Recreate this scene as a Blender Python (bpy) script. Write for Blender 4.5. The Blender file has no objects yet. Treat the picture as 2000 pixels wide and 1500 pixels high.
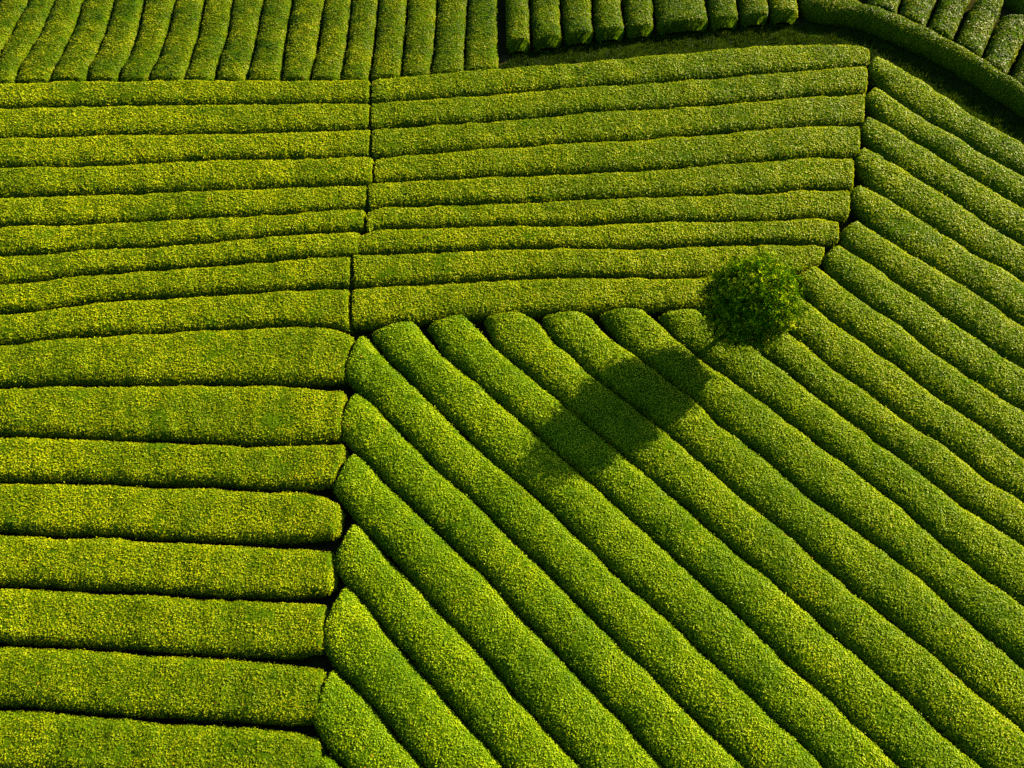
import bpy, math
import numpy as np
from mathutils import Matrix, Vector

rng = np.random.default_rng(7)
sc = bpy.context.scene
R = math.radians

# ---------------------------------------------------------------- camera, sky, sun, exposure
# The field lies on an even hillside that falls away from the viewer.  Everything on the
# hillside is laid out in "slope" coordinates (x across, y down-slope, z off the slope);
# SLOPE turns those into world coordinates, in which +z is plumb.
F_PX, W_PX, H_PX = 1389.0, 2000.0, 1500.0
TILT = R(30.6)                 # optical axis against the slope's normal
FALL = R(16.0)                 # steepness of the hillside
DIST = 30.9                    # metres from lens to the slope along the axis
SLOPE = Matrix.Rotation(-FALL, 4, 'X')
cam_s = np.array([0.0, -DIST * math.sin(TILT), DIST * math.cos(TILT)])
ax_f = np.array([0.0, math.sin(TILT), -math.cos(TILT)])
ax_u = np.array([0.0, math.cos(TILT), math.sin(TILT)])
ax_r = np.array([1.0, 0.0, 0.0])
PLUMB = np.array(SLOPE.inverted().to_3x3() @ Vector((0, 0, 1)))   # plumb direction in slope coords

def ray(px, py):
    return ax_f + ax_r * ((px - W_PX / 2) / F_PX) - ax_u * ((py - H_PX / 2) / F_PX)
def on_slope(px, py, z=0.0):
    d = ray(px, py)
    return cam_s + d * ((z - cam_s[2]) / d[2])
def to_px(P):
    d = np.asarray(P, float) - cam_s
    w = d @ ax_f
    return np.stack([W_PX / 2 + F_PX * (d @ ax_r) / w, H_PX / 2 - F_PX * (d @ ax_u) / w], -1)

cam = bpy.data.objects.new('camera', bpy.data.cameras.new('camera'))
sc.collection.objects.link(cam)
cam.data.sensor_width = 36.0
cam.data.lens = 36.0 * F_PX / W_PX
cam.data.clip_end = 2000
cam.matrix_world = SLOPE @ Matrix.Translation(Vector(cam_s)) @ Matrix.Rotation(TILT, 4, 'X')
sc.camera = cam

# the tree: where it stands, and where its shadow falls, give the direction of the sun
TREE_BASE = on_slope(1410, 662, 0.0)
CROWN_H = 4.05
lean = None
_c = TREE_BASE + PLUMB * CROWN_H
_d = ray(1464, 592); _t = (_c[2] - cam_s[2]) / _d[2]
CROWN = cam_s + _d * _t                       # a slight lean of the trunk is allowed
CROWN_R = 1.76
SHADOW = on_slope(1213, 798, 0.85)
sun_s = CROWN - SHADOW; sun_s /= np.linalg.norm(sun_s)
sun_w = SLOPE.to_3x3() @ Vector(sun_s)
SUN_EL = math.asin(sun_w.z); SUN_AZ = math.atan2(sun_w.x, sun_w.y)
print('sun elevation', math.degrees(SUN_EL), 'azimuth', math.degrees(SUN_AZ), 'lean', CROWN - _c)

world = bpy.data.worlds.new('World'); sc.world = world; world.use_nodes = True
nt = world.node_tree
sky = nt.nodes.new('ShaderNodeTexSky'); sky.sky_type = 'NISHITA'; sky.sun_disc = False
sky.sun_elevation = SUN_EL; sky.sun_rotation = SUN_AZ
sky.ozone_density = 4.0; sky.dust_density = 0.4
bg = nt.nodes['Background']; bg.inputs['Strength'].default_value = 0.078
nt.links.new(sky.outputs['Color'], bg.inputs['Color'])

sl = bpy.data.lights.new('sun', 'SUN'); sl.energy = 5.0; sl.angle = R(0.53); sl.color = (1.0, 0.83, 0.54)
sun = bpy.data.objects.new('sun', sl); sc.collection.objects.link(sun)
sun.rotation_euler = sun_w.to_track_quat('Z', 'Y').to_euler()

sc.view_settings.view_transform = 'Standard'
sc.view_settings.look = 'None'
sc.view_settings.gamma = 1.0
sc.view_settings.exposure = 3.3
sc.view_settings.use_curve_mapping = False
sc.cycles.use_denoising = False
sc.cycles.max_bounces = 6
sc.cycles.diffuse_bounces = 3
sc.cycles.transmission_bounces = 4
sc.render.filter_size = 1.2 if hasattr(sc.render, 'filter_size') else 1.5

# ---------------------------------------------------------------- helpers
def noise3(p, seed=0):
    """smooth value noise in -1..1 for an (n,3) array"""
    p = np.asarray(p, float); i = np.floor(p).astype(np.int64); f = p - i
    f = f * f * (3 - 2 * f)
    def h(a, b, c):
        n = (a * 374761393 + b * 668265263 + c * 2147483647 + seed * 1274126177) & 0xffffffff
        n = ((n ^ (n >> 13)) * 1274126177) & 0xffffffff
        n = ((n ^ (n >> 16)) * 2246822519) & 0xffffffff
        return ((n ^ (n >> 15)) & 0xffffff) / float(0xffffff) * 2 - 1
    x, y, z = i[..., 0], i[..., 1], i[..., 2]
    fx, fy, fz = f[..., 0], f[..., 1], f[..., 2]
    def lx(b, c): return h(x, b, c) * (1 - fx) + h(x + 1, b, c) * fx
    def ly(c): return lx(y, c) * (1 - fy) + lx(y + 1, c) * fy
    return ly(z) * (1 - fz) + ly(z + 1) * fz

def mesh_obj(name, verts, faces, mat, parent=None, matrix=None, smooth=False, attrs=None):
    me = bpy.data.meshes.new(name)
    verts = np.ascontiguousarray(verts, np.float32); faces = np.asarray(faces, np.int32)
    k = faces.shape[1]; nf = len(faces)
    me.vertices.add(len(verts)); me.vertices.foreach_set('co', verts.ravel())
    me.loops.add(nf * k); me.loops.foreach_set('vertex_index', faces.ravel())
    me.polygons.add(nf)
    me.polygons.foreach_set('loop_start', np.arange(0, nf * k, k, dtype=np.int32))
    if smooth: me.polygons.foreach_set('use_smooth', np.ones(nf, bool))
    for an, av in (attrs or {}).items():
        a = me.attributes.new(an, 'FLOAT', 'FACE'); a.data.foreach_set('value', np.asarray(av, np.float32))
    me.update(calc_edges=True)
    me.materials.append(mat)
    o = bpy.data.objects.new(name, me); sc.collection.objects.link(o)
    if parent is not None: o.parent = parent
    if matrix is not None: o.matrix_world = matrix
    return o

def tag(o, label=None, cat=None, group=None, kind=None):
    if label: o['label'] = label
    if cat: o['category'] = cat
    if group: o['group'] = group
    if kind: o['kind'] = kind
    return o

def unit(v): return v / np.maximum(np.linalg.norm(v, axis=-1, keepdims=True), 1e-9)

# ---------------------------------------------------------------- materials
def leaf_material(name, stops, rough=0.5, translucent=0.38, spec=0.03):
    m = bpy.data.materials.new(name); m.use_nodes = True
    n = m.node_tree; L = n.links
    b = n.nodes['Principled BSDF']
    at = n.nodes.new('ShaderNodeAttribute'); at.attribute_name = 'tone'
    rp = n.nodes.new('ShaderNodeValToRGB'); e = rp.color_ramp.elements
    while len(e) > 1: e.remove(e[-1])
    e[0].position = stops[0][0]; e[0].color = (*stops[0][1], 1)
    for p, c in stops[1:]:
        k = e.new(p); k.color = (*c, 1)
    L.new(at.outputs['Fac'], rp.inputs['Fac'])
    L.new(rp.outputs['Color'], b.inputs['Base Color'])
    b.inputs['Roughness'].default_value = rough
    b.inputs['Specular IOR Level'].default_value = spec
    tr = n.nodes.new('ShaderNodeBsdfTranslucent')
    hs = n.nodes.new('ShaderNodeHueSaturation'); hs.inputs['Value'].default_value = 1.1; hs.inputs['Saturation'].default_value = 1.1
    L.new(rp.outputs['Color'], hs.inputs['Color']); L.new(hs.outputs['Color'], tr.inputs['Color'])
    mx = n.nodes.new('ShaderNodeMixShader'); mx.inputs['Fac'].default_value = translucent
    L.new(b.outputs['BSDF'], mx.inputs[1]); L.new(tr.outputs['BSDF'], mx.inputs[2])
    L.new(mx.outputs['Shader'], n.nodes['Material Output'].inputs['Surface'])
    return m

def noisy_material(name, c0, c1, scale, rough=0.9, bump=0.3, bscale=None, spec=0.1):
    m = bpy.data.materials.new(name); m.use_nodes = True
    n = m.node_tree; L = n.links; b = n.nodes['Principled BSDF']
    tc = n.nodes.new('ShaderNodeTexCoord')
    no = n.nodes.new('ShaderNodeTexNoise'); no.inputs['Scale'].default_value = scale; no.inputs['Detail'].default_value = 8
    L.new(tc.outputs['Object'], no.inputs['Vector'])
    rp = n.nodes.new('ShaderNodeValToRGB'); e = rp.color_ramp.elements
    e[0].position = 0.35; e[0].color = (*c0, 1); e[1].position = 0.68; e[1].color = (*c1, 1)
    L.new(no.outputs['Fac'], rp.inputs['Fac']); L.new(rp.outputs['Color'], b.inputs['Base Color'])
    b.inputs['Roughness'].default_value = rough; b.inputs['Specular IOR Level'].default_value = spec
    n2 = n.nodes.new('ShaderNodeTexNoise'); n2.inputs['Scale'].default_value = bscale or scale * 4; n2.inputs['Detail'].default_value = 6
    L.new(tc.outputs['Object'], n2.inputs['Vector'])
    bp = n.nodes.new('ShaderNodeBump'); bp.inputs['Strength'].default_value = bump; bp.inputs['Distance'].default_value = 0.04
    L.new(n2.outputs['Fac'], bp.inputs['Height']); L.new(bp.outputs['Normal'], b.inputs['Normal'])
    return m

def tea_leaf(name, green, depth=1.0):
    # green 0: olive-yellow flush, 1: fresher mid green
    lo = [(0.0, (0.007, 0.032, 0.0002)), (0.35, (0.056, 0.080, 0.0003)), (0.65, (0.120, 0.138, 0.0003)), (0.95, (0.166, 0.174, 0.0005)), (1.0, (0.15, 0.08, 0.004))]
    hi = [(0.0, (0.005, 0.030, 0.0002)), (0.35, (0.036, 0.078, 0.0003)), (0.65, (0.093, 0.136, 0.0003)), (0.95, (0.162, 0.188, 0.0005)), (1.0, (0.15, 0.08, 0.004))]
    return leaf_material(name, [(p, tuple((x * (1 - green) + y * green) * depth for x, y in zip(c, d))) for (p, c), (_, d) in zip(lo, hi)])
M_LEAF = tea_leaf('tea_leaf', 0.0)
M_LEAF_VIGNETTE = tea_leaf('tea_leaf_olive_vignette', 0.0, 0.72)      # olive leaf of the top plots, with vignette darkening put into the colour
M_LEAF_D = [tea_leaf('tea_leaf_green_%d' % i, g) for i, g in enumerate((0.85, 0.6, 0.35, 0.15))]
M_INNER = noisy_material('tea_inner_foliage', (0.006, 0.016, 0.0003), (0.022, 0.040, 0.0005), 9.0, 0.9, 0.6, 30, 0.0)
M_SOIL = noisy_material('soil', (0.0045, 0.005, 0.0012), (0.012, 0.011, 0.003), 1.4, 0.95, 0.5, 14, 0.0)
M_PATH = noisy_material('path_turf', (0.003, 0.006, 0.0003), (0.008, 0.014, 0.0006), 1.1, 0.95, 0.5, 18, 0.0)
M_GRASS = leaf_material('grass_blade', [(0.0, (0.003, 0.010, 0.0002)), (0.6, (0.011, 0.022, 0.0003)), (1.0, (0.04, 0.05, 0.001))], 0.6, 0.3, 0.05)
M_TREE = leaf_material('tree_leaf', [(0.0, (0.0025, 0.014, 0.0002)), (0.45, (0.008, 0.030, 0.0003)), (0.75, (0.056, 0.088, 0.0006)), (1.0, (0.15, 0.17, 0.004))], 0.4, 0.10, 0.0)
M_BARK = noisy_material('bark', (0.018, 0.014, 0.009), (0.05, 0.04, 0.028), 7.0, 0.9, 0.8, 25)

# ---------------------------------------------------------------- ground
ys = np.concatenate([np.linspace(-400, -60, 18), np.linspace(-50, 70, 25), np.linspace(80, 700, 25)])
xs = np.concatenate([np.linspace(-500, -60, 18), np.linspace(-50, 50, 21), np.linspace(60, 500, 18)])
gx, gy = np.meshgrid(xs, ys, indexing='ij')
gz = np.where(gy > 70, np.tan(FALL) * 0.9 * (np.hypot(gy - 70, 40) - 40), 0.0)      # the hill runs out below the field
V = np.stack([gx, gy, gz], -1).reshape(-1, 3)
ny = len(ys)
I, J = np.meshgrid(np.arange(len(xs) - 1), np.arange(ny - 1), indexing='ij')
a = (I * ny + J).ravel()
ground = mesh_obj('ground', V, np.stack([a, a + ny, a + ny + 1, a + 1], -1), M_SOIL, matrix=SLOPE, smooth=True)
tag(ground, 'dark bare soil of the hillside between the tea hedges', 'ground', kind='structure')

# ---------------------------------------------------------------- hedges
def resample(P, n):
    P = np.asarray(P, float)
    s = np.concatenate([[0], np.cumsum(np.linalg.norm(np.diff(P, axis=0), axis=1))])
    t = np.linspace(0, s[-1], n)
    return np.stack([np.interp(t, s, P[:, k]) for k in range(P.shape[1])], -1)
def smooth_line(P, it):
    for _ in range(it):
        Q = P.copy(); Q[1:-1] = (P[:-2] + 2 * P[1:-1] + P[2:]) / 4; P = Q
    return P
def offset(P, d):
    T = unit(np.gradient(P, axis=0)); N = np.stack([-T[:, 1], T[:, 0]], -1)
    return P + N * d

def prolong(P, a, b):
    P = P.copy()
    P[0] = P[0] + unit(P[0] - P[1]) * a
    P[-1] = P[-1] + unit(P[-1] - P[-2]) * b
    return P
EDGE_Z = 0.66
def plane_line(px, z=EDGE_Z): return np.array([on_slope(x, y, z)[:2] for x, y in px])

PROF_N = 20
STATS = {'leaves': 0, 'hedges': 0}
def build_hedge(back_px, front_px, label, group, gap_b=0.05, gap_f=0.24, height=0.85, n_pow=2.5, bulge=1.0,
                tone=0.5, tone_var=0.28, cap=0.26, corner=0.2, leaf_len=0.084, dens=398.0, ext=(0.15, 0.15), mat=None, widen=1.03):
    """One clipped row of tea bushes between two edges given from its first end to its last."""
    A = plane_line(back_px); B = plane_line(front_px)
    la = np.sum(np.linalg.norm(np.diff(A, axis=0), axis=1)); lb = np.sum(np.linalg.norm(np.diff(B, axis=0), axis=1))
    n = max(24, int(max(la, lb) / 0.19))
    A, B = prolong(A, *ext), prolong(B, *ext)
    A = smooth_line(resample(A, n), 6); B = smooth_line(resample(B, n), 6)
    mid = (A + B) / 2
    side = A - B; wid = np.linalg.norm(side, axis=1, keepdims=True); sd = side / np.maximum(wid, 1e-6)
    A = A - sd * gap_b; B = B + sd * gap_f
    seed = STATS['hedges'] * 17 + 3
    s = np.concatenate([[0], np.cumsum(np.linalg.norm(np.diff(mid, axis=0), axis=1))]); tot = s[-1]
    z0 = np.zeros_like(s)
    wa = noise3(np.stack([s * 0.9, z0 + seed, z0], -1), 1) * 0.03 + noise3(np.stack([s * 3.1, z0 + seed, z0], -1), 2) * 0.018
    wb = noise3(np.stack([s * 0.9, z0 + seed, z0 + 9.5], -1), 3) * 0.03 + noise3(np.stack([s * 3.1, z0 + seed, z0 + 4.5], -1), 4) * 0.018
    A = A + sd * wa[:, None]; B = B + sd * wb[:, None]
    d_end = np.minimum(s, tot - s)
    g = 1 - np.clip(1 - d_end / cap, 0, 1) ** 3.2
    g = np.maximum(g, 0) ** (1 / 3.2)
    gw = np.clip(d_end / corner, 0, 1); gw = np.sqrt(np.maximum(1 - (1 - gw) ** 2, 0))
    C = (A + B) / 2; H2 = (A - B) / 2 * widen
    hw = np.linalg.norm(H2, axis=1)
    wfac = 1 - (1 - gw) * np.minimum(corner / np.maximum(hw, 0.1), 0.75)
    hz = height * (1 + 0.05 * noise3(np.stack([s * 0.5, z0 + seed, z0 + 2], -1), 5) + 0.03 * noise3(np.stack([s * 1.7, z0 + seed, z0 + 6], -1), 6))
    hz = hz * (0.3 + 0.7 * g)
    th = np.linspace(-0.5, 0.5, PROF_N) * math.pi
    # super-ellipse profile, foot slightly drawn in
    u = np.sign(np.sin(th)) * np.abs(np.sin(th)) ** (2 / n_pow)
    v = np.abs(np.cos(th)) ** (2 / n_pow)
    u = u * (0.90 + 0.10 * np.clip(v / 0.5, 0, 1))
    P = np.zeros((n, PROF_N, 3))
    P[:, :, :2] = C[:, None, :] + H2[:, None, :] * (u[None, :, None] * wfac[:, None, None])
    P[:, :, 2] = v[None, :] * hz[:, None] * bulge
    # lumps
    q = P.reshape(-1, 3)
    dn = noise3(q * 1.4, 11) * 0.034 + noise3(q * 3.3, 12) * 0.026 + noise3(q * 8.0, 13) * 0.018
    du = np.gradient(P, axis=0); dv = np.gradient(P, axis=1)
    N = unit(np.cross(dv, du)); 
    flip = np.sum(N[:, :, 2]) < 0
    if flip: N = -N
    P = P + N * dn.reshape(n, PROF_N)[:, :, None]
    P[:, 0, 2] = -0.02; P[:, -1, 2] = -0.02
    # end caps: close with the end profile collapsed to its centre line
    c0 = np.concatenate([C[0], [0.02]]); c1 = np.concatenate([C[-1], [0.02]])
    origin = np.array([C[n // 2, 0], C[n // 2, 1], 0.0])
    root = bpy.data.objects.new('tea_hedge', None); sc.collection.objects.link(root)
    root.empty_display_size = 0.3
    root.matrix_world = SLOPE @ Matrix.Translation(Vector(origin))
    tag(root, label, 'hedge', group)
    Vb = np.concatenate([P.reshape(-1, 3), [c0, c1]]) - origin
    I, J = np.meshgrid(np.arange(n - 1), np.arange(PROF_N - 1), indexing='ij')
    a = (I * PROF_N + J).ravel()
    quads = np.stack([a, a + 1, a + PROF_N + 1, a + PROF_N], -1)
    j = np.arange(PROF_N - 1); e = (n - 1) * PROF_N
    k0 = np.full_like(j, n * PROF_N)
    caps = np.concatenate([np.stack([j, j + 1, k0, k0], -1)[:, :4], np.stack([e + j + 1, e + j, k0 + 1, k0 + 1], -1)])
    if flip: quads = quads[:, ::-1]
    tri = np.concatenate([quads[:, [0, 1, 2]], quads[:, [0, 2, 3]], caps[:, :3]])
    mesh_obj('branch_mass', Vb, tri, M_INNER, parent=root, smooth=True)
    # leaves
    p00, p10, p01, p11 = P[:-1, :-1], P[1:, :-1], P[:-1, 1:], P[1:, 1:]
    cr = np.cross(p10 - p00, p01 - p00) * 0.5; cr2 = np.cross(p10 - p11, p01 - p11) * 0.5
    ar = (np.linalg.norm(cr, axis=-1) + np.linalg.norm(cr2, axis=-1))
    nn = unit(cr - cr2)
    if np.sum(nn[..., 2]) < 0: nn = -nn
    cen = (p00 + p11) / 2
    px = to_px(cen.reshape(-1, 3)).reshape(cen.shape[0], cen.shape[1], 2)
    out = np.maximum.reduce([-px[..., 0], px[..., 0] - 2000, -px[..., 1], px[..., 1] - 1500, np.zeros(px.shape[:2])])
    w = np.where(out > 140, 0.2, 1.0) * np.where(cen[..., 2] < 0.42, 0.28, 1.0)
    # flanks that can only ever be seen edge-on from above need fewer leaves
    lod = np.clip(((cen - cam_s) @ ax_f) / 31.0, 0.84, 1.35)      # finer foliage on the nearer rows
    wts = (ar * w / lod ** 2).ravel()
    cnt = int(wts.sum() * dens)
    idx = np.searchsorted(np.cumsum(wts), rng.random(cnt) * wts.sum())
    idx = np.minimum(idx, len(wts) - 1)
    a_, b_ = rng.random(cnt)[:, None], rng.random(cnt)[:, None]
    f = lambda X: X.reshape(-1, 3)[idx]
    c = f(p00) * (1 - a_) * (1 - b_) + f(p10) * a_ * (1 - b_) + f(p01) * (1 - a_) * b_ + f(p11) * a_ * b_
    nrm = f(nn)
    stray = (rng.random(cnt) < 0.012) * rng.random(cnt) * 0.09
    c = c + nrm * (rng.random(cnt) ** 1.5 * 0.05 + stray)[:, None]
    rnd = rng.normal(size=(cnt, 3))
    ln = unit(nrm + rnd * 0.29)
    dirv = rng.normal(size=(cnt, 3)); dirv = unit(dirv - ln * np.sum(dirv * ln, 1)[:, None] + nrm * 0.35)
    sv = unit(np.cross(ln, dirv)); ln = np.cross(dirv, sv)
    scale_out = np.where(out.ravel()[idx] > 140, 1.8, 1.0)
    L = (leaf_len * lod.ravel()[idx] * (0.7 + 0.6 * rng.random(cnt)) * scale_out)[:, None]
    W = L * (0.48 + 0.18 * rng.random(cnt))[:, None]
    base = c - dirv * L * 0.5
    fold = ln * W * 0.22
    vs = np.stack([base, base + dirv * L * 0.45 + sv * W * 0.5 + fold, base + dirv * L - ln * L * 0.08, base + dirv * L * 0.45 - sv * W * 0.5 + fold], 1)
    patch = noise3(c * np.array([0.5, 0.5, 0.2]), 21) * 0.45 + noise3(c * 1.5, 22) * 0.5 + noise3(c * 4.0, 23) * 0.32 + noise3(c * 10.0, 24) * 0.22
    thin = np.clip((noise3(c * np.array([0.9, 0.9, 0.3]), 41) + 0.35 * noise3(c * 3.0, 42) - 0.62) / 0.2, 0, 1)
    t = tone - 0.14 * thin + tone_var * patch + rng.normal(size=cnt) * 0.08
    t = np.clip(t, 0.0, 0.95)
    rusty = rng.random(cnt) < 0.002; t = np.where(rusty, 1.0, t)
    keep = rng.random(cnt) > 0.55 * thin                      # thinner growth on a few weak bushes
    vs, t = vs[keep], t[keep]; cnt = len(vs)
    lv = mesh_obj('leaves', vs.reshape(-1, 3) - origin, np.arange(cnt * 4).reshape(-1, 4), mat or M_LEAF, parent=root, attrs={'tone': t})
    lv['kind'] = 'stuff'
    STATS['leaves'] += cnt; STATS['hedges'] += 1
    return root

ORD = ['first', 'second', 'third', 'fourth', 'fifth', 'sixth', 'seventh', 'eighth', 'ninth', 'tenth', 'eleventh', 'twelfth',
       'thirteenth', 'fourteenth', 'fifteenth', 'sixteenth', 'seventeenth', 'eighteenth', 'nineteenth', 'twentieth',
       'twenty-first', 'twenty-second', 'twenty-third', 'twenty-fourth']

def extend(line, first=0, last=0):
    """prolong a traced edge beyond the picture, in its own direction"""
    P = [np.array(p, float) for p in line]
    if first:
        k = min(3, len(P) - 1); d = P[0] - P[k]; P.insert(0, P[0] + d / np.linalg.norm(d) * first)
    if last:
        k = min(4, len(P) - 1); d = P[-1] - P[-1 - k]; P.append(P[-1] + d / np.linalg.norm(d) * last)
    return P

# --- upper left block: nine level rows (far edge of each, left to right)
UL = [
 [(0,165),(67,162),(140,158),(250,159),(400,158),(500,158),(620,157),(722,156)],
 [(0,212),(100,209),(267,206),(400,205),(500,204),(722,203)],
 [(0,271),(133,267),(200,264),(400,263),(500,261),(600,258),(722,253)],
 [(0,328),(150,327),(267,322),(333,317),(500,312),(610,311),(726,307)],
 [(0,387),(200,381),(350,376),(500,370),(600,365),(716,362)],
 [(0,443),(133,440),(250,436),(400,428),(500,423),(600,418),(650,411),(712,408)],
 [(0,502),(170,490),(290,485),(400,476),(500,467),(600,458),(702,453)],
 [(0,556),(60,553),(150,541),(300,529),(430,520),(500,514),(600,505),(686,503)],
 [(0,614),(80,609),(150,596),(220,587),(350,581),(500,571),(610,565),(683,563)],
 [(0,676),(67,669),(133,660),(280,653),(360,648),(500,640),(550,636),(650,640),(672,648)],
]
ends_ul = [721, 721, 722, 727, 716, 711, 702, 684, 681]
def clip_x(line, xmax):
    out = [p for p in line if p[0] < xmax - 12]
    xs_ = [p[0] for p in line]; ys_ = [p[1] for p in line]
    return out + [(xmax, float(np.interp(xmax, xs_, ys_)))]
for i in range(9):
    last = 'second' if i == 7 else ('bottom' if i == 8 else None)
    if i == 0: lab = 'top level tea row at left, just under the upright rows of the top edge'
    elif i == 8: lab = 'lowest narrow level tea row at left, directly above the broad rows'
    else: lab = f'{ORD[i]} level tea row from the top in the left stack of narrow rows'
    build_hedge(extend(clip_x(UL[i], ends_ul[i]), 260), extend(clip_x(UL[i + 1], ends_ul[i] - 2), 260), lab,
                'narrow level rows on the left', n_pow=4.5, tone=0.56, gap_f=0.15)

# --- upper right block: nine rows that rise to the right
UR = [
 [(728,158),(753,152),(833,147),(917,139),(1000,132),(1117,125),(1233,112),(1333,104),(1500,89),(1623,86),(1680,90),(1696,96)],
 [(727,202),(800,197),(1000,183),(1100,173),(1250,164),(1367,155),(1500,144),(1600,137),(1690,130)],
 [(728,254),(783,247),(883,243),(1000,236),(1167,219),(1267,215),(1500,196),(1600,188),(1686,185)],
 [(734,310),(800,303),(1000,289),(1150,278),(1257,276),(1300,268),(1500,253),(1583,247),(1678,246)],
 [(722,362),(750,356),(867,353),(1000,344),(1183,338),(1333,328),(1500,316),(1600,308),(1664,310)],
 [(718,413),(750,405),(833,403),(1000,398),(1100,393),(1267,387),(1500,378),(1567,371),(1658,372)],
 [(700,462),(717,453),(767,448),(1000,442),(1110,443),(1200,437),(1300,434),(1500,433),(1583,427),(1635,433)],
 [(692,498),(833,495),(1000,487),(1083,486),(1200,488),(1283,485),(1367,480),(1450,477),(1576,477),(1611,482)],
 [(689,563),(750,560),(833,555),(1000,546),(1100,543),(1227,541),(1300,545),(1394,543),(1480,545),(1545,541)],
 [(684,640),(740,638),(830,629),(940,621),(1060,615),(1165,611),(1200,607),(1290,608),(1370,603),(1440,595),(1500,583)],
]
fr_end = [(1696,131), (1690,184), (1684,244), (1676,308), (1664,370), (1655,428), (1636,478), (1600,520), (1502,575)]
for i in range(9):
    b = UR[i]; f = [p for p in UR[i + 1] if p[0] < fr_end[i][0] - 15] + [fr_end[i]]
    f[0] = (b[0][0], f[0][1])
    if i == 8: b = UR[8][:-2] + [(1470, 545), (1500, 548)]
    if i == 0: lab = 'top long tea row of the right stack, bordering the dark grass path'
    elif i == 8: lab = 'long level tea row running into the tree, lowest of the right stack'
    elif i == 7: lab = 'long level tea row passing just behind the tree crown'
    else: lab = f'{ORD[i]} long tea row from the top in the right stack, rising to the right'
    build_hedge(b, f, lab, 'long rows rising to the right', n_pow=4.3, tone=[0.44,0.47,0.5,0.52,0.55,0.57,0.6,0.58,0.58][i], gap_f=0.15)

# --- lower left block: broad rows
WL = [
 UL[9],
 [(0,758),(67,756),(150,753),(300,755),(400,752),(500,752),(583,755),(647,757),(660,760)],
 [(0,853),(100,857),(213,860),(277,863),(367,866),(500,872),(610,870),(658,868)],
 [(0,945),(167,945),(220,947),(293,952),(400,952),(500,958),(600,961),(640,967),(654,976)],
 [(0,1043),(133,1052),(213,1050),(300,1057),(500,1067),(627,1069),(640,1073)],
 [(0,1150),(83,1152),(193,1158),(300,1161),(400,1170),(500,1173),(557,1177),(624,1177)],
 [(0,1263),(110,1268),(220,1273),(333,1282),(500,1290),(567,1297),(617,1300)],
 [(0,1388),(80,1388),(160,1398),(267,1408),(400,1415),(500,1421),(567,1428),(607,1434)],
 [(0,1512),(200,1525),(400,1543),(607,1560)],
 [(0,1645),(200,1660),(400,1680),(600,1700)],
]
fw_end = [(660,750), (655,862), (640,955), (640,1060), (632,1168), (619,1284), (606,1422), (612,1560), (600,1690)]
bw_end = [(682,652), (662,763), (663,868), (655,980), (640,1075), (626,1178), (622,1304), (614,1440), (612,1562)]
for i in range(8):
    b = [p for p in WL[i] if p[0] < bw_end[i][0] - 20] + [bw_end[i]]
    f = [p for p in WL[i + 1] if p[0] < fw_end[i][0] - 20] + [fw_end[i]]
    lab = ('broadest tea row, topmost of the wide rows at lower left' if i == 0 else
           'wide tea row cut by the bottom edge at far left' if i == 7 else
           f'{ORD[i]} wide tea row counted down the lower left block')
    build_hedge(extend(b, 220), extend(f, 220), lab, 'wide rows at lower left', n_pow=4.6, tone=[0.5,0.52,0.52,0.52,0.52,0.49,0.45,0.40,0.38][i], gap_f=0.18, height=0.9, ext=(0, 0.35))  # leaf tone drops on the lowest rows to paint in vignette darkening

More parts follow.
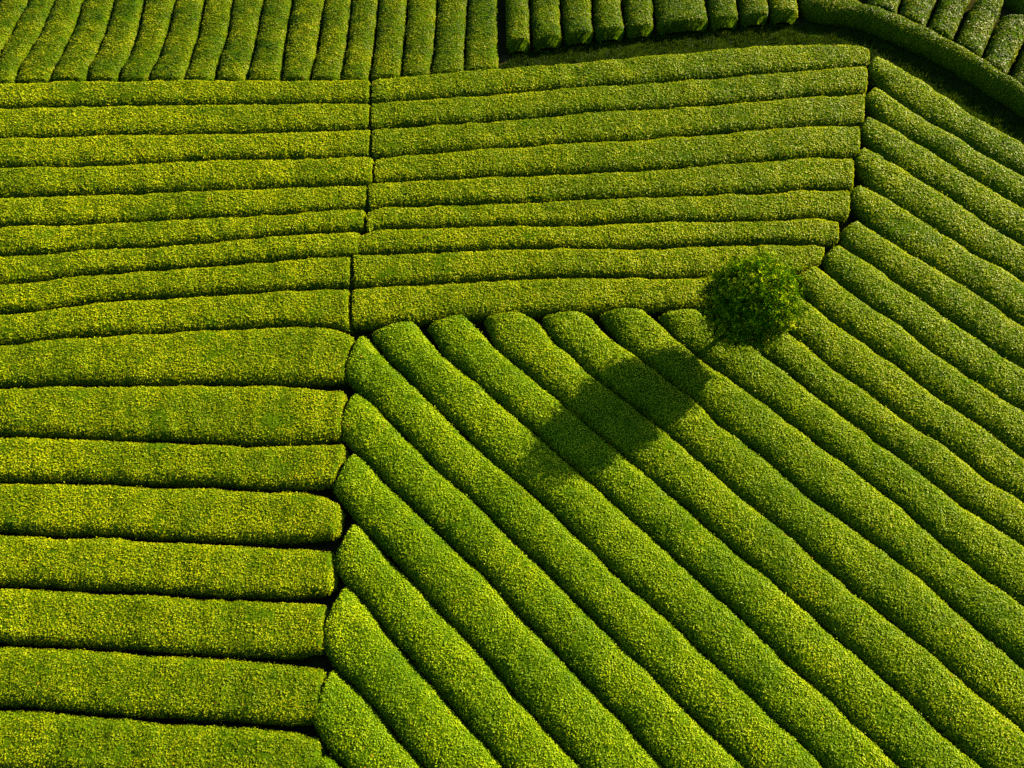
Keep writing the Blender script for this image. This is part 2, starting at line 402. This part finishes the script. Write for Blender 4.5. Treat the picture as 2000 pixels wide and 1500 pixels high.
# --- slanting field: upper right edge of each row from its upper end to its lower end
DE = {
 0: [(640,1478),(665,1497),(700,1535),(760,1600)],
 1: [(652,1310),(667,1323),(700,1353),(750,1410),(783,1453),(823,1495)],
 2: [(676,1146),(707,1173),(730,1203),(753,1240),(790,1277),(833,1330),(867,1367),(917,1427),(957,1467),(983,1500)],
 3: [(697,1023),(717,1043),(740,1070),(783,1113),(833,1167),(890,1230),(933,1273),(973,1320),(1000,1352),(1050,1410),(1093,1457),(1133,1497)],
 4: [(694,886),(717,903),(750,943),(790,977),(813,1000),(850,1037),(883,1067),(923,1107),(967,1147),(1000,1186),(1040,1227),(1083,1273),(1133,1327),(1180,1377),(1217,1410),(1257,1457),(1293,1497)],
 5: [(697,765),(727,787),(753,817),(787,850),(817,880),(863,930),(900,957),(945,998),(973,1030),(1000,1057),(1060,1110),(1113,1167),(1147,1197),(1177,1230),(1233,1283),(1277,1323),(1300,1347),(1333,1380),(1383,1430),(1430,1473),(1457,1500)],
 6: [(708,655),(720,663),(753,700),(793,738),(827,773),(867,810),(917,860),(967,907),(1000,933),(1050,973),(1077,1000),(1117,1040),(1157,1078),(1200,1120),(1240,1157),(1283,1193),(1333,1237),(1360,1263),(1393,1293),(1433,1330),(1473,1367),(1500,1398),(1550,1437),(1593,1480),(1610,1500)],
 7: [(808,630),(833,660),(867,697),(910,730),(957,770),(1000,809),(1050,850),(1100,897),(1143,933),(1187,973),(1217,1000),(1260,1037),(1300,1073),(1340,1110),(1387,1153),(1433,1193),(1467,1227),(1500,1258),(1557,1313),(1610,1353),(1643,1390),(1667,1417),(1707,1447),(1740,1480),(1760,1500)],
 8: [(908,616),(930,637),(967,680),(1000,705),(1033,733),(1067,763),(1097,787),(1127,813),(1167,847),(1210,883),(1240,910),(1283,947),(1317,973),(1350,1000),(1400,1047),(1450,1090),(1500,1129),(1543,1167),(1587,1203),(1633,1247),(1677,1283),(1717,1320),(1760,1353),(1793,1387),(1833,1427),(1877,1463),(1917,1500)],
 9: [(1028,614),(1050,627),(1077,663),(1110,690),(1147,727),(1177,750),(1233,790),(1283,830),(1317,857),(1353,890),(1400,930),(1443,970),(1480,997),(1500,1017),(1543,1047),(1577,1077),(1617,1113),(1660,1150),(1700,1183),(1740,1213),(1780,1243),(1817,1277),(1867,1320),(1917,1363),(1967,1403),(2000,1427)],
 10: [(1138,611),(1157,623),(1183,650),(1217,677),(1250,700),(1293,733),(1333,763),(1363,787),(1383,810),(1417,837),(1467,873),(1500,900),(1540,937),(1583,973),(1622,1000),(1667,1033),(1717,1067),(1767,1110),(1817,1147),(1857,1183),(1900,1220),(1950,1263),(2000,1303)],
 11: [(1260,609),(1287,630),(1317,660),(1360,693),(1410,730),(1467,773),(1500,792),(1543,827),(1583,857),(1633,893),(1673,923),(1717,957),(1767,996),(1817,1043),(1867,1083),(1917,1123),(1967,1160),(2000,1183)],
 12: [(1365,607),(1380,618),(1410,638),(1464,673),(1500,702),(1543,733),(1583,767),(1623,797),(1667,830),(1700,853),(1733,877),(1773,907),(1817,940),(1860,973),(1898,1000),(1950,1033),(2000,1067)],
 13: [(1465,592),(1500,620),(1543,650),(1583,683),(1617,713),(1657,743),(1700,773),(1740,803),(1783,833),(1833,863),(1877,893),(1917,927),(1967,960),(2000,980)],
 14: [(1535,558),(1563,578),(1593,600),(1633,633),(1680,663),(1713,690),(1753,717),(1793,750),(1833,777),(1883,810),(1927,840),(1967,870),(2000,893)],
 15: [(1598,524),(1627,543),(1667,573),(1713,610),(1753,633),(1783,657),(1817,687),(1853,713),(1890,733),(1933,767),(1967,787),(2000,803)],
 16: [(1640,480),(1660,493),(1677,500),(1717,527),(1760,557),(1800,583),(1833,610),(1877,637),(1927,673),(1967,700),(2000,720)],
 17: [(1678,432),(1727,467),(1780,498),(1817,520),(1853,543),(1890,563),(1933,593),(1973,620),(2000,637)],
 18: [(1682,361),(1707,373),(1753,400),(1800,430),(1853,463),(1905,497),(1967,530),(2000,553)],
 19: [(1690,289),(1717,303),(1760,330),(1800,353),(1850,383),(1900,420),(1950,450),(2000,477)],
 20: [(1698,229),(1727,240),(1767,267),(1830,300),(1867,330),(1917,360),(1967,390),(2000,407)],
 21: [(1712,173),(1753,197),(1800,230),(1860,263),(1917,300),(1967,330),(2000,343)],
 22: [(1714,112),(1753,130),(1800,157),(1850,190),(1900,230),(1940,250),(1967,263),(2000,287)],
}
BS = {0: (618,1500), 1: (612,1425), 2: (628,1262), 3: (650,1108), 4: (652,965), 5: (662,852), 6: (674,742), 7: (724,655), 8: (834,640),
      9: (942,626), 10: (1057,624), 11: (1172,615), 12: (1288,616), 13: (1395,604), 14: (1478,585), 15: (1553,548), 16: (1607,512), 17: (1641,466), 18: (1661,395),
      19: (1670,322), 20: (1680,262), 21: (1690,200), 22: (1697,142)}
EX = 220
D_LABELS = {0: 'small tip of a slanting tea row at the bottom edge, leftmost',
 12: 'slanting tea row the tree stands on, crossed by the shadow of its trunk',
 13: 'slanting tea row emerging from under the tree crown at lower right',
 14: 'slanting tea row starting behind the right side of the tree crown',
 15: 'slanting tea row whose rounded upper end shows just right of the tree',
 22: 'uppermost slanting tea row, bordering the grass path at right',
 11: 'slanting tea row with the near end of the tree shadow, just below the tree',
 7: 'slanting tea row holding the far tip of the tree shadow'}
for k in range(23):
    b = extend(DE[k], 0, EX)
    bs = BS[k]
    if k == 0: f = [(612,1520), (640,1560), (700,1640)]
    else:
        prev = extend(DE[k - 1], 0, EX)
        f = [np.array(bs, float)] + [p for p in prev if p[0] > bs[0] + 18 and p[1] > bs[1] + 10]
    if k in D_LABELS: lab = D_LABELS[k]
    elif k < 12: lab = f'{ORD[k]} slanting tea row from the lower left corner of the slanting field'
    else: lab = f'{ORD[22 - k]} slanting tea row below the grass path on the right'
    tn = 0.55 if k < 14 else 0.55 - (k - 14) * 0.014  # uppermost rows toned down step by step: edge darkening painted into the leaves
    build_hedge(b, f, lab, 'slanting rows of the big field', gap_b=0.02, gap_f=0.10, n_pow=2.95, tone=tn, cap=0.28, corner=0.24, height=0.9, ext=(0.24, 0), widen=1.08, mat=M_LEAF_D[0 if k < 9 else 1 if k < 13 else 2 if k < 17 else 3])

# --- upright rows along the top edge, left part (gap lines, from the near end upward)
TG = [
 [(-60,165),(-40,95),(-5,0)],
 [(-20,160),(0,95),(13,73),(30,43),(53,0)],
 [(25,158),(30,130),(53,100),(80,57),(103,0)],
 [(95,154),(103,130),(123,93),(143,50),(158,0)],
 [(168,153),(170,127),(187,103),(203,60),(220,0)],
 [(228,153),(232,130),(247,107),(267,63),(278,0)],
 [(289,153),(293,130),(310,107),(325,60),(340,0)],
 [(357,153),(370,113),(387,60),(397,0)],
 [(417,153),(423,120),(443,63),(453,0)],
 [(477,153),(493,100),(501,57),(512,0)],
 [(547,153),(555,80),(568,0)],
 [(602,153),(617,97),(633,0)],
 [(663,153),(677,77),(685,0)],
 [(720,152),(730,83),(738,0)],
 [(783,145),(787,90),(795,0)],
 [(840,142),(847,93),(853,0)],
 [(906,136),(907,90),(913,0)],
 [(974,129),(973,70),(972,0)],
]
for i in range(len(TG) - 1):
    left = extend(TG[i], 0, 170); right = extend(TG[i + 1], 0, 170)
    if i == 0: lab = 'upright tea row cut off by the upper left corner'
    elif i == 16: lab = 'upright tea row right beside the start of the dark grass path'
    else: lab = f'{ORD[i]} upright tea row from the top left corner'
    build_hedge(right, left, lab, 'upright rows along the top edge', gap_b=0.04, gap_f=0.09, n_pow=3.2, tone=0.40, tone_var=0.42, height=0.72, cap=0.35, mat=M_LEAF_VIGNETTE)

# --- upright rows that end on the path
TR = [(984,986,106),(1032,1036,100),(1092,1098,91),(1155,1158,83),(1213,1220,77),(1273,1278,70),(1378,1385,59),(1437,1444,54),(1498,1503,47),(1556,1560,46)]
for i in range(9):
    x0, x1, yb = TR[i]; X0, X1, Yb = TR[i + 1]
    left = extend([(x1, yb - 17), (x0, 0)], 0, 170); right = extend([(X1, Yb - 16), (X0, 0)], 0, 170)
    if i == 5: lab = 'double-width upright tea row above the grass path'
    else: lab = f'{ORD[i]} upright tea row from the left above the grass path'
    build_hedge(right, left, lab, 'short upright rows above the path', gap_b=0.03, gap_f=0.17, n_pow=3.2, tone=0.40, tone_var=0.40, height=1.0, cap=0.5, corner=0.3, mat=M_LEAF_VIGNETTE)

# --- the long hedge that follows the far side of the path
PB = [(1640,-170),(1660,-40),(1673,0),(1693,18),(1727,23),(1753,33),(1800,57),(1860,87),(1917,123),(1967,157),(2000,177)]
PF = [(1555,-170),(1560,-40),(1562,0),(1566,30),(1600,43),(1643,45),(1693,56),(1733,72),(1773,91),(1833,118),(1883,147),(1933,180),(1967,200),(2000,224)]
PF = [(x + (4 if y > 40 else 0), y - (12 if y > 20 else 0)) for x, y in PF]
build_hedge(extend(PB, 0, EX), extend(PF, 0, EX), 'long bending tea hedge along the far side of the grass path', 'hedge beside the path', gap_b=0.05, gap_f=0.05, n_pow=2.6, tone=0.36, cap=0.4, height=1.1, mat=M_LEAF_VIGNETTE)

# --- slanting rows in the upper right corner (near end first)
Q = [
 ([(1753,27),(1760,0)], [(1690,10),(1696,-8)]),
 ([(1807,52),(1817,33),(1830,0)], [(1757,28),(1762,0)]),
 ([(1860,79),(1877,40),(1897,0)], [(1811,54),(1833,0)]),
 ([(1915,114),(1937,67),(1957,17),(1961,5)], [(1864,82),(1897,12),(1905,0)]),
 ([(1967,150),(1977,127),(2000,80),(2020,42)], [(1918,119),(1943,50),(1950,38)]),
 ([(2020,185),(2060,80),(2075,55)], [(1971,158),(2002,87),(2020,58)]),
]
for i, (r_, l_) in enumerate(Q):
    e = 170 if i < 3 else 0
    lab = ['short stub of tea row in the bend of the path hedge at top right', 'second short row beyond the bend of the path hedge',
           'third short row beyond the path hedge in the top right corner', 'shaggy dark tea row with rounded top end in the upper right corner',
           'shaggy tea row at the right edge with a rounded upper end', 'tea row at the far right edge beyond the path hedge'][i]
    build_hedge(extend(r_, 0, e), extend(l_, 0, e), lab, 'short rows in the upper right corner', gap_b=0.05, gap_f=0.1, n_pow=3.0, tone=0.34, tone_var=0.34, cap=0.6, height=1.0, mat=M_LEAF_VIGNETTE, leaf_len=0.1, dens=360, ext=(0.35, 0.35))
build_hedge([(1985,-70),(2040,-20),(2120,50)], [(1965,-12),(2005,28),(2090,95)], 'dark cross row in the extreme upper right corner behind the shaggy rows',
            'cross row in the upper right corner', n_pow=2.4, tone=0.32, tone_var=0.3, cap=0.5, height=1.0, mat=M_LEAF_VIGNETTE, leaf_len=0.1, dens=360, ext=(0.35, 0.35))

# ---------------------------------------------------------------- grass path
p_far = plane_line([(976,130),(1036,104),(1158,86),(1278,74),(1385,62),(1503,50),(1600,48),(1693,62),(1773,100),(1883,156),(1967,212),(2000,235),(2180,340)], 0.0)
p_near = plane_line([(976,150),(1036,142),(1158,134),(1278,124),(1385,116),(1503,106),(1600,102),(1690,110),(1740,135),(1840,195),(1940,258),(1990,288),(2170,395)], 0.0)
n = 160
pf = smooth_line(resample(p_far, n), 8); pn = smooth_line(resample(p_near, n), 8)
K = 7
G = np.zeros((n, K, 3))
for j in range(K): G[:, j, :2] = pf + (pn - pf) * (j / (K - 1) * 1.10 - 0.05)
G[:, :, 2] = 0.004 + 0.03 * (noise3(G.reshape(-1, 3) * 0.9, 31).reshape(n, K) + 1)
I, J = np.meshgrid(np.arange(n - 1), np.arange(K - 1), indexing='ij'); a = (I * K + J).ravel()
path = mesh_obj('grass_path', G.reshape(-1, 3), np.stack([a, a + K, a + K + 1, a + 1], -1)[:, ::-1], M_PATH, matrix=SLOPE, smooth=True)
tag(path, 'strip of dark turf forming the path between the hedges', 'path', kind='structure')
cnt = 46000
i_ = rng.integers(0, n - 1, cnt); a_ = rng.random(cnt)[:, None]; b_ = rng.random(cnt)[:, None]
l0 = pf[i_] * (1 - a_) + pf[i_ + 1] * a_; l1 = pn[i_] * (1 - a_) + pn[i_ + 1] * a_
g2 = l0 + (l1 - l0) * (b_ * 1.06 - 0.03)
g3 = np.concatenate([g2, np.full((cnt, 1), 0.02)], 1)
clump = noise3(g3 * 1.6, 32) * 0.6 + noise3(g3 * 4, 33) * 0.4
keep = rng.random(cnt) < 0.55 + 0.6 * clump; g3 = g3[keep]; clump = clump[keep]; cnt = len(g3)
ang = rng.random(cnt) * 6.283; hgt = (0.07 + 0.13 * rng.random(cnt)) * (1 + 0.6 * clump)
side = np.stack([np.cos(ang), np.sin(ang), 0 * ang], -1) * (0.018 + 0.012 * rng.random(cnt))[:, None]
tip = g3 + rng.normal(size=(cnt, 3)) * 0.06 + np.array([0, 0, 1.0]) * hgt[:, None]
tri = np.stack([g3 - side, g3 + side, tip], 1).reshape(-1, 3)
gr = mesh_obj('grass', tri, np.arange(cnt * 3).reshape(-1, 3), M_GRASS, matrix=SLOPE, attrs={'tone': np.clip(0.35 + 0.3 * clump + rng.normal(size=cnt) * 0.18, 0, 1)})
tag(gr, 'short tufted grass growing on the path between the hedges', 'grass', kind='stuff')

# ---------------------------------------------------------------- tree
def tube(points, radii, sides=9):
    P = np.asarray(points, float); T = unit(np.gradient(P, axis=0)); ref = np.array([0.3, 0.9, 0.1])
    X = unit(np.cross(T, ref)); Y = np.cross(T, X)
    a = np.linspace(0, 2 * math.pi, sides, endpoint=False)
    ring = P[:, None] + (X[:, None] * np.cos(a)[None, :, None] + Y[:, None] * np.sin(a)[None, :, None]) * np.asarray(radii)[:, None, None]
    Vv = ring.reshape(-1, 3); m = len(P)
    F = [(i * sides + j, i * sides + (j + 1) % sides, (i + 1) * sides + (j + 1) % sides, (i + 1) * sides + j) for i in range(m - 1) for j in range(sides)]
    return Vv, np.array(F)

Rw = np.array(SLOPE.to_3x3())
base_w = Rw @ TREE_BASE; crown_w = Rw @ CROWN - base_w
tree = bpy.data.objects.new('tree', None); sc.collection.objects.link(tree); tree.location = base_w
tag(tree, 'lone round-crowned tree rising among the tea rows, casting a long shadow', 'tree')
top = crown_w + np.array([0, 0, 0.7])
tt = np.linspace(0, 1, 14)[:, None]
tp = np.array([0, 0, -0.15]) * (1 - tt) + top * tt + np.stack([np.sin(tt[:, 0] * 5) * 0.06, np.cos(tt[:, 0] * 4) * 0.05 - 0.05, 0 * tt[:, 0]], -1)
tr_r = 0.15 * (1 - 0.75 * tt[:, 0]) + 0.07 * np.exp(-tt[:, 0] * 14)
v_, f_ = tube(tp, tr_r, 11); mesh_obj('trunk', v_, f_, M_BARK, parent=tree, smooth=True)
TR_N = 190
clumps = []
ga = math.pi * (3 - 5 ** 0.5)
for i in range(TR_N):
    zc = 1 - 2 * (i + 0.5) / TR_N; rr = math.sqrt(1 - zc * zc); ph = i * ga
    d = np.array([math.cos(ph) * rr, math.sin(ph) * rr, zc])
    d = unit(d + rng.normal(size=3) * 0.10)
    rad = CROWN_R * (0.87 + 0.055 * rng.normal() + 0.06 * float(noise3(d[None] * 1.9 + 7.3, 51)[0])) * (1.0 if d[2] > 0.2 else 1.06)
    sq = np.array([1.0, 1.0, 1.30 if d[2] > 0 else 1.12])
    d = np.sign(d) * np.abs(d) ** 0.88
    clumps.append(crown_w + d * sq * min(rad, CROWN_R * 1.04))
for i in range(16):            # loose leading shoots on top
    ph = rng.random() * 6.283; rr = CROWN_R * 0.5 * math.sqrt(rng.random())
    clumps.append(crown_w + np.array([math.cos(ph) * rr, math.sin(ph) * rr, CROWN_R * (1.15 + 0.4 * rng.random())]))
for i in range(70):            # inner foliage
    d = unit(rng.normal(size=3)); clumps.append(crown_w + d * CROWN_R * (0.3 + 0.3 * rng.random()))
clumps = np.array(clumps)
for i in range(0, TR_N, 7):
    s0 = tp[int(5 + rng.integers(0, 6))]
    e_ = clumps[i]; m_ = (s0 + e_) / 2 + np.array([0, 0, 0.15]) + rng.normal(size=3) * 0.12
    t = np.linspace(0, 1, 7)[:, None]
    pts = s0 * (1 - t) ** 2 + 2 * m_ * t * (1 - t) + e_ * t ** 2
    v_, f_ = tube(pts, 0.055 * (1 - 0.8 * t[:, 0]), 6); mesh_obj('branch', v_, f_, M_BARK, parent=tree, smooth=True)
# leaves: whorls at twig ends spread through the outer half of the crown
cs, ls, ts, out_d = [], [], [], []
for c in clumps:
    d = unit(c - crown_w); nw = int(rng.integers(30, 46)) if len(cs) == 0 or c[2] < crown_w[2] + CROWN_R * 1.12 else 8; ct = rng.normal() * 0.13
    for _ in range(nw):
        w = c + rng.normal(size=3) * 0.19 - d * abs(rng.normal()) * 0.28
        o = unit(unit(w - crown_w) + np.array([0, 0, 0.25]) + rng.normal(size=3) * 0.35)
        nl = int(rng.integers(8, 13))
        x = unit(np.cross(o, rng.normal(size=3))); y = np.cross(o, x)
        a = np.arange(nl) * 2.4 + rng.random() * 6
        dv = unit(np.cos(a)[:, None] * x + np.sin(a)[:, None] * y + o * (0.25 + 0.5 * rng.random(nl))[:, None])
        cs.append(w + rng.normal(size=(nl, 3)) * 0.03); ls.append(dv); out_d.append(np.repeat(o[None], nl, 0))
        ts.append(np.full(nl, ct + rng.normal() * 0.10))
cs = np.concatenate(cs); dv = np.concatenate(ls); od = np.concatenate(out_d); ts = np.concatenate(ts); cnt = len(cs)
sv = unit(np.cross(dv, od)); ln = np.cross(sv, dv)
L = (0.07 + 0.055 * rng.random(cnt))[:, None]; W = L * 0.36
vs = np.stack([cs, cs + dv * L * 0.45 + sv * W * 0.5 + ln * W * 0.15, cs + dv * L - ln * L * 0.1, cs + dv * L * 0.45 - sv * W * 0.5 + ln * W * 0.15], 1)
cr = mesh_obj('crown', vs.reshape(-1, 3), np.arange(cnt * 4).reshape(-1, 4), M_TREE, parent=tree,
              attrs={'tone': np.clip(0.51 + ts + rng.normal(size=cnt) * 0.19, 0, 1)})
cr['kind'] = 'stuff'
print('STATS', STATS, 'tree leaves', cnt)
